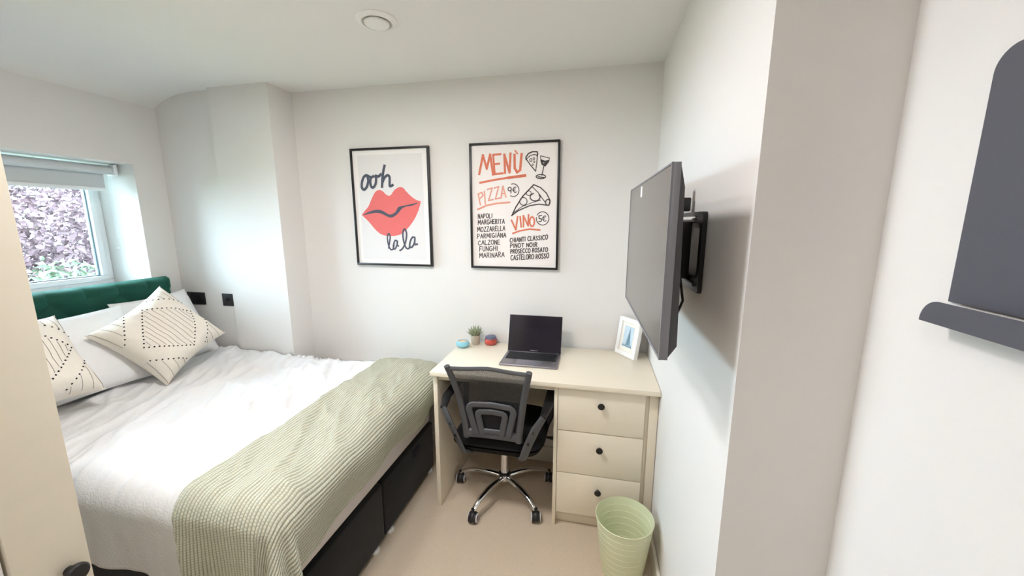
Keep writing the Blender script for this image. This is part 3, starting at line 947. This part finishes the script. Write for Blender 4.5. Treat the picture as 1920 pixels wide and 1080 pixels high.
dbx(-.1505, .244, 1.724, 1.74, 0, .075).build('plinth', m_cream, dk)
for (z0, z1, zk) in ((.520, .741, .666), (.299, .516, .445), (.077, .295, .224)):
    d = dbx(-.1485, .2425, 1.688, 1.706, z0, z1, .0015).build('drawer', m_cream, dk)
    MB().lathe([(.006, 0), (.006, .012), (.0145, .016), (.016, .021), (.014, .024), (0, .0245)], 24, (.05 - X0, 1.688 - Yf, zk), '-Y').build('knob', m_black, d)
    dbx(-.125, .225, 1.707, 2.1, z0 + .02, z1 - .03).build('drawer_box', m_cream, d)

# ---------------------------------------------------------------- office chair
ck = thing('office_chair', 'black mesh-back swivel chair with chrome star base', 'chair', (-.452, 1.865, 0))
MB().lathe([(.026, .082), (.034, .086), (.036, .11), (.026, .125), (.0, .125)], 24).build('hub', m_chrome, ck)
MB().lathe([(.024, .115), (.024, .26), (.018, .262), (.018, .34)], 20).build('gas_lift', m_chrome, ck)
MB().lathe([(.03, .112), (.034, .118), (.03, .126), (.024, .128)], 20).build('collar', m_black, ck)
m_ring = mat('white_caster_ring', (225, 222, 222), .4)
for k in range(5):
    a = math.radians(-113 + 72 * k)
    c_, s_ = math.cos(a), math.sin(a)
    def rp(r, z): return (r * c_, r * s_, z)
    leg = MB().tube([rp(.02, .103), rp(.08, .108), rp(.15, .106), rp(.21, .094), rp(.25, .076), rp(.265, .062)], [.018, .017, .0155, .0145, .0135, .012], 12, squash=(1, .75)).build('base_leg', m_chrome, ck)
    px, py = .27 * c_, .27 * s_
    # the caster trails to one side; wheels roll around a horizontal axle along x
    ca = math.radians(8 + (k * 37) % 23 - 10)
    ax = Vector((math.cos(ca), math.sin(ca), 0))
    fwd_ = Vector((-ax.y, ax.x, 0))
    cas = MB().tube([(px, py, .075), (px, py, .05)], .009, 10)
    hood = [Vector((px, py, .027)) + fwd_ * (.026 * math.cos(math.radians(t))) + Vector((0, 0, .028 * math.sin(math.radians(t)))) for t in range(20, 181, 20)]
    cas.tube(hood, .012, 8, squash=(1.0, .35))
    cas = cas.build('caster', m_blackpl, leg)
    for sgn in (-1, 1):
        mw = MB().lathe([(0, -.009), (.020, -.009), (.0255, -.006), (.0265, 0), (.0255, .006), (.020, .009), (0, .009)], 22, (0, 0, 0), 'X')
        mr = MB().lathe([(.0135, 0), (.0225, -.002), (.0225, .0015), (.0135, .003)], 22, (0, 0, 0), 'X', close=True)
        R_ = Matrix.Rotation(ca, 4, 'Z')
        ctr = Vector((px, py, .0268)) + ax * (sgn * .0125)
        mw.xf(Matrix.Translation(ctr) @ R_)
        mr.xf(Matrix.Translation(ctr + ax * (sgn * .0092)) @ R_ @ (Matrix.Rotation(PI, 4, 'Z') if sgn < 0 else Matrix()))
        mw.build('caster_wheel', m_blackpl, leg)
        mr.build('caster_ring', m_ring, leg)
m_seat = mat('black_seat_fabric', (24, 23, 24), .9, var=.15, vscale=120, bump=.5, bscale=600, spec=.2)
def seat_mb():
    g = MB()
    n = 30
    for side in (1, -1):
        def f(i, j):
            u, v_ = -1 + 2 * i / (n - 1), -1 + 2 * j / (n - 1)
            # rounded square
            k = (abs(u) ** 5 + abs(v_) ** 5) ** .2 or 1
            mxx = max(abs(u), abs(v_)) or 1
            q_ = mxx / k
            x, y = u * q_ * .238, -.005 + v_ * q_ * .232
            e = max(0, 1 - mxx ** 6) ** .5
            z = .405 + (.048 * e + .008 * v_ * v_ * (v_ < 0) if side > 0 else -.052 * e)
            return (x, y, z)
        g.grid(f, n, n)
    return g
seat_mb().build('seat', m_seat, ck, True, 180)
MB().box(-.10, .10, -.12, .12, .335, .366, .006).build('seat_mechanism', m_blackpl, ck)
MB().tube([(.09, .02, .35), (.23, .03, .345), (.262, .03, .343)], [.006, .006, .010], 8).build('lift_lever', m_blackpl, ck)
# backrest: reclined plane from (y -.245, z .485) to (y -.315, z .855)
def bk_y(z, x=0.0):
    t = (z - .485) / .37
    return -.243 - .072 * t + .018 * math.sin(PI * min(1, max(0, t))) - .9 * x * x * .35
def bkp(x, z, d=0.0): return (x, bk_y(z, x) + d, z)
def half(z):
    t = min(1, max(0, (z - .485) / .37))
    return .142 + .036 * t + .026 * t * t
fb = MB()
for s_ in (-1, 1):
    fb.tube([bkp(s_ * (half(z) - .014), z) for z in [.47 + .385 * k / 14 for k in range(15)]], [.019 - .004 * k / 14 for k in range(15)], 10, squash=(.95, .75))
top = []
for k in range(25):
    x = -.20 + .40 * k / 24
    top.append(bkp(x * .96, .846 + .006 * math.cos(x * 16) * (1 - abs(x) / .2) - .004 * abs(x) / .2))
fb.tube(top, .010, 8, squash=(.8, 1.0))
bot = [bkp(-.142 + .284 * k / 12, .492) for k in range(13)]
fb.tube(bot, .022, 8, squash=(.6, 1.1))
fb.build('back_frame', m_greypl, ck)
# lumbar arches
la = MB()
def archpath(hw0, hw1, z0, z1, n=7, r=.03):
    L_ = [(-hw0, z0), (-hw1, z1 - r)] + [(-hw1 + r - r * math.cos(math.radians(a)), z1 - r + r * math.sin(math.radians(a))) for a in range(15, 90, 25)] + [(0, z1 + .003)]
    return [bkp(x, z, -.012) for x, z in L_] + [bkp(-x, z, -.012) for x, z in L_[-2::-1]]
la.tube(archpath(.080, .108, .497, .655), .0125, 8, squash=(1.25, .6))
la.tube(archpath(.048, .066, .497, .617, r=.02), .0125, 8, squash=(1.25, .6))
la.tube([bkp(-.05, .515, -.012), bkp(.05, .515, -.012)], .010, 8, squash=(.6, 1.3))
la.build('lumbar_support', m_greypl, ck)
m_mesh = bpy.data.materials.new('black_mesh_fabric')
m_mesh.use_nodes = True
nt = m_mesh.node_tree
N, L = nt.nodes, nt.links
pb = N['Principled BSDF']
pb.inputs['Base Color'].default_value = (.018, .018, .02, 1)
pb.inputs['Roughness'].default_value = .8
tcn = N.new('ShaderNodeTexCoord')
sx = N.new('ShaderNodeSeparateXYZ')
L.new(tcn.outputs['Object'], sx.inputs[0])
wx = mnode('SINE', mnode('MULTIPLY', mnode('ADD', sx.outputs[0], mnode('MULTIPLY', sx.outputs[2], .5)), 2 * PI / .0042), None)
wz = mnode('SINE', mnode('MULTIPLY', mnode('SUBTRACT', sx.outputs[2], mnode('MULTIPLY', sx.outputs[0], .5)), 2 * PI / .0042), None)
al = mnode('LESS_THAN', mnode('MINIMUM', wx, wz), .12)
tr_ = N.new('ShaderNodeBsdfTransparent')
mxs = N.new('ShaderNodeMixShader')
L.new(al, mxs.inputs[0])
L.new(tr_.outputs[0], mxs.inputs[1])
L.new(pb.outputs[0], mxs.inputs[2])
L.new(mxs.outputs[0], N['Material Output'].inputs[0])
MB().grid(lambda i, j: bkp((half(.49 + .35 * j / 24) - .014) * (-1 + 2 * i / 20), .49 + .35 * j / 24, .004), 21, 25).build('mesh_panel', m_mesh, ck, True, 180)
for s_ in (-1, 1):
    arm = MB()
    pth = [(s_ * .125, -.20, .362), (s_ * .148, -.246, .385), (s_ * .176, -.262, .47), (s_ * .212, -.268, .56), (s_ * .245, -.25, .612)]
    arm.tube(pth, [.020, .024, .025, .026, .020], 8, squash=(.95, .38))
    bracket = arm.build('arm_bracket', m_greypl, ck)
    for (t, z) in ((.179, .485), (.200, .545)):
        MB().lathe([(.0065, 0), (.0065, .004), (.003, .004), (.003, .002), (0, .002)], 12, (s_ * t, -.277, z), '-Y').build('bolt', m_black, bracket)
    MB().tube([(s_ * .243, -.255, .612), (s_ * .256, -.18, .632), (s_ * .258, -.05, .638), (s_ * .255, .06, .632), (s_ * .252, .10, .61), (s_ * .250, .10, .55), (s_ * .243, .06, .45), (s_ * .22, .05, .40)],
              [.017, .024, .026, .025, .02, .017, .017, .017], 10, squash=(1.0, .55)).build('armrest', m_blackpl, ck)

# ---------------------------------------------------------------- things on the desk
ZD = .7655
m_alu = mat('space_grey_aluminium', (150, 146, 152), .35, metal=.85, var=.02)
lp = thing('laptop', 'open grey laptop with dark screen on the desk', 'laptop', (-.32, 1.927, ZD), math.radians(.3))
MB().box(-.152, .152, -.109, .105, 0, .0105, .004, 3).build('base', m_alu, lp)
m_key = mat('black_keys', (22, 22, 25), .5)
kb = MB()
for r_ in range(6):
    n = 14
    y1_ = .083 - r_ * .0178
    if r_ == 5:
        xs = [(-.133, -.115), (-.113, -.095), (-.093, -.075), (-.073, -.052), (-.050, .045), (.047, .066), (.068, .086), (.088, .105), (.107, .133)]
    else:
        xs = [(-.133 + .019 * k, -.133 + .019 * k + .0165) for k in range(14)]
    for (a, b) in xs:
        kb.box(a, b, y1_ - (.0155 if r_ else .010), y1_, .0104, .0118)
kbd = MB().box(-.137, .137, -.026, .088, .0103, .0108).build('keyboard_well', mat('well', (40, 40, 44), .6), lp)
tag(kb.build('keys', m_key, kbd, False), kind='stuff')
MB().box(-.066, .066, -.100, -.032, .0103, .0108).build('trackpad', mat('trackpad_glass', (138, 135, 143), .3, metal=.5), lp)
MB().box(-.03, .03, -.1095, -.105, .008, .0107).build('thumb_notch', mat('bright_notch', (205, 202, 205), .3, metal=.8), lp)
lid = thing('lid', None, None)
lid.parent = lp
lid.location = (0, .104, .009)
lid.rotation_euler = (math.radians(-18), 0, 0)
MB().box(-.152, .152, -.001, .005, 0, .207, .0024, 3).build('lid_shell', m_alu, lid)
MB().box(-.150, .150, -.0022, -.0008, .002, .205).build('display', mat('glossy_display', (12, 12, 17), .12, var=.4, vscale=9, col2=(34, 28, 44)), lid)
fc = bpy.data.curves.new('lettering', 'FONT')
fc.body = 'MacBook Pro'
fc.size = .0075
fc.align_x = 'CENTER'
fo = bpy.data.objects.new('tmp', fc)
COL.objects.link(fo)
bpy.context.view_layer.update()
me = bpy.data.meshes.new_from_object(fo.evaluated_get(bpy.context.evaluated_depsgraph_get()))
bpy.data.objects.remove(fo)
me.name = 'lettering'
me.materials.append(mat('silver_print', (190, 188, 192), .5))
lt = bpy.data.objects.new('lettering', me)
COL.objects.link(lt)
lt.parent = lid
lt.location = (0, -.0024, .0065)
lt.rotation_euler = (PI / 2, 0, 0)

pp = thing('potted_succulent', 'small spiky succulent in a speckled stone pot', 'plant', (-.697, 2.132, ZD))
m_stone = mat('speckled_stone', (150, 138, 120), .8, vscale=160, col2=(212, 200, 180), bump=.6, bscale=180)
MB().lathe([(.022, 0), (.025, .003), (.027, .03), (.029, .054), (.0285, .056), (.026, .055), (.025, .046), (0, .046)], 28).build('pot', m_stone, pp)
m_suc = mat('grey_green_leaf', (112, 122, 92), .6, vscale=40, col2=(172, 176, 146))
r_ = random.Random(4)
for k in range(26):
    a = k * 2.39996
    tilt = .18 + .85 * (k / 26)
    ln_ = .066 - .010 * (k / 26)
    d = Vector((math.cos(a) * math.sin(tilt), math.sin(a) * math.sin(tilt), math.cos(tilt)))
    b0 = Vector((math.cos(a) * .007, math.sin(a) * .007, .044))
    P = [b0, b0 + d * ln_ * .35, b0 + d * ln_ * .7 + Vector((0, 0, .002)), b0 + d * ln_ + Vector((0, 0, .005))]
    MB().tube(P, [.004, .007, .0055, .0006], 6, squash=(1, .5)).build('leaf', m_suc, pp)
bt = thing('blue_tealight_holder', 'round pale blue glass pot holding a candle', 'candle', (-.752, 2.058, ZD))
m_blue = mat('aqua_glass', (142, 202, 218), .18, var=.05, coat=.4)
MB().lathe([(.022, 0), (.034, .006), (.0405, .018), (.038, .030), (.030, .037), (.026, .0375), (.027, .034), (.028, .024), (0, .024)], 32).build('bowl', m_blue, bt)
MB().lathe([(.0265, .02), (.0265, .033), (.024, .0345), (0, .034)], 28).build('candle_wax', mat('amber_wax', (222, 180, 138), .5, vscale=150, col2=(240, 222, 198)), bt)
rc = thing('red_candle_tin', 'squat red patterned candle pot with grey lid', 'candle', (-.603, 2.143, ZD))
m_red = mat('red_mosaic', (170, 38, 62), .3, vscale=55, col2=(226, 96, 60), coat=.3)
MB().lathe([(.026, 0), (.033, .004), (.0365, .014), (.0365, .026), (.033, .036), (.031, .038), (0, .038)], 32).build('pot', m_red, rc)
MB().lathe([(.033, .037), (.034, .040), (.033, .049), (.030, .051), (0, .051)], 32).build('lid', mat('pewter_lid', (104, 110, 134), .4, metal=.3), rc)
dots = MB()
for ring, zz, rr in ((0, .010, .0356), (1, .030, .0358)):
    for k in range(22):
        a = 2 * PI * (k + .5 * ring) / 22
        dots.lathe([(0, -.003), (.0022, 0), (0, .003)], 6, (rr * math.cos(a), rr * math.sin(a), zz))
tag(dots.build('bead_pattern', mat('dark_beads', (60, 40, 70), .4), rc), kind='stuff')

ph = thing('photo_frame', 'small white photo frame showing a snowy fir tree', 'photo frame', (.170, 2.0995, ZD + .001))
ph.rotation_euler = (math.radians(-9), 0, math.atan2(-.129, .094))
ph.rotation_mode = 'XYZ'
fw_, fh_ = .16, .212
fm = MB()
for a in ((-fw_ / 2, fw_ / 2, 0, .024), (-fw_ / 2, fw_ / 2, fh_ - .024, fh_), (-fw_ / 2, -fw_ / 2 + .024, .024, fh_ - .024), (fw_ / 2 - .024, fw_ / 2, .024, fh_ - .024)):
    fm.box(a[0], a[1], 0, .026, a[2], a[3], .0012)
fm.build('frame', m_white, ph)
MB().box(-.057, .057, .010, .014, .023, fh_ - .023).build('mount', mat('ivory_mount', (240, 236, 226), .7), ph)
pic = MB().box(-.036, .036, .0088, .0102, .050, fh_ - .045).build('photo', mat('snow_photo', (178, 204, 220), .35, vscale=45, col2=(222, 234, 242)), ph)
fir = MB()
rr = random.Random(2)
for k in range(11):
    z = .066 + .0085 * k
    h_ = .024 * (1 - k / 11.5)
    fir.add([(.008 - h_, .0085, z - .004), (.008 + h_ * .9, .0085, z - .004 + rr.uniform(-.002, .002)), (.008, .0085, z + .014)], [(0, 1, 2)])
fir.build('fir_tree_image', mat('fir_blue', (98, 134, 154), .5, vscale=120, col2=(150, 180, 194)), pic, False)
fir2 = MB()
for k in range(7):
    x = -.034 + .011 * k
    fir2.add([(x - .006, .0086, .052), (x + .006, .0086, .052), (x, .0086, .064 + rr.uniform(0, .012))], [(0, 1, 2)])
fir2.build('undergrowth_image', mat('undergrowth_blue', (120, 150, 166), .5), pic, False)
MB().add([(-.02, .027, 0.01), (.02, .027, 0.01), (.012, .027, .13), (-.012, .027, .13), (-.02, .075, .012), (.02, .075, .012), (.02, .078, .012), (-.02, .078, .012)], [(3, 2, 5, 4), (4, 5, 6, 7)]).build('easel_leg', m_white, ph, False)

# ---------------------------------------------------------------- waste bin
bn = thing('waste_bin', 'pale green ribbed plastic bin by the drawers', 'bin', (.160, 1.492, 0))
m_bin = mat('pale_green_plastic', (220, 224, 188), .4, var=.02, sub=.0)
prof_o = [(0, 0), (.082, 0), (.085, .003)]
for k in range(1, 9):
    z = .003 + .262 * k / 9
    r_ = .085 + .033 * k / 9
    prof_o += [(r_ - .0001, z - .0012), (r_ + .0007, z), (r_ + .0001, z + .0012)]
prof_o += [(.1185, .266), (.1200, .270), (.1180, .2715)]
prof_i = []
for k in range(8, 0, -1):
    z = .003 + .262 * k / 9
    r_ = .0825 + .033 * k / 9
    prof_i += [(r_ + .0001, z + .0014), (r_ - .0010, z), (r_ - .0001, z - .0014)]
prof_i += [(.080, .006), (0, .005)]
MB().lathe(prof_o + prof_i, 56).build('shell', m_bin, bn, True, 14)
bpy.context.view_layer.update()
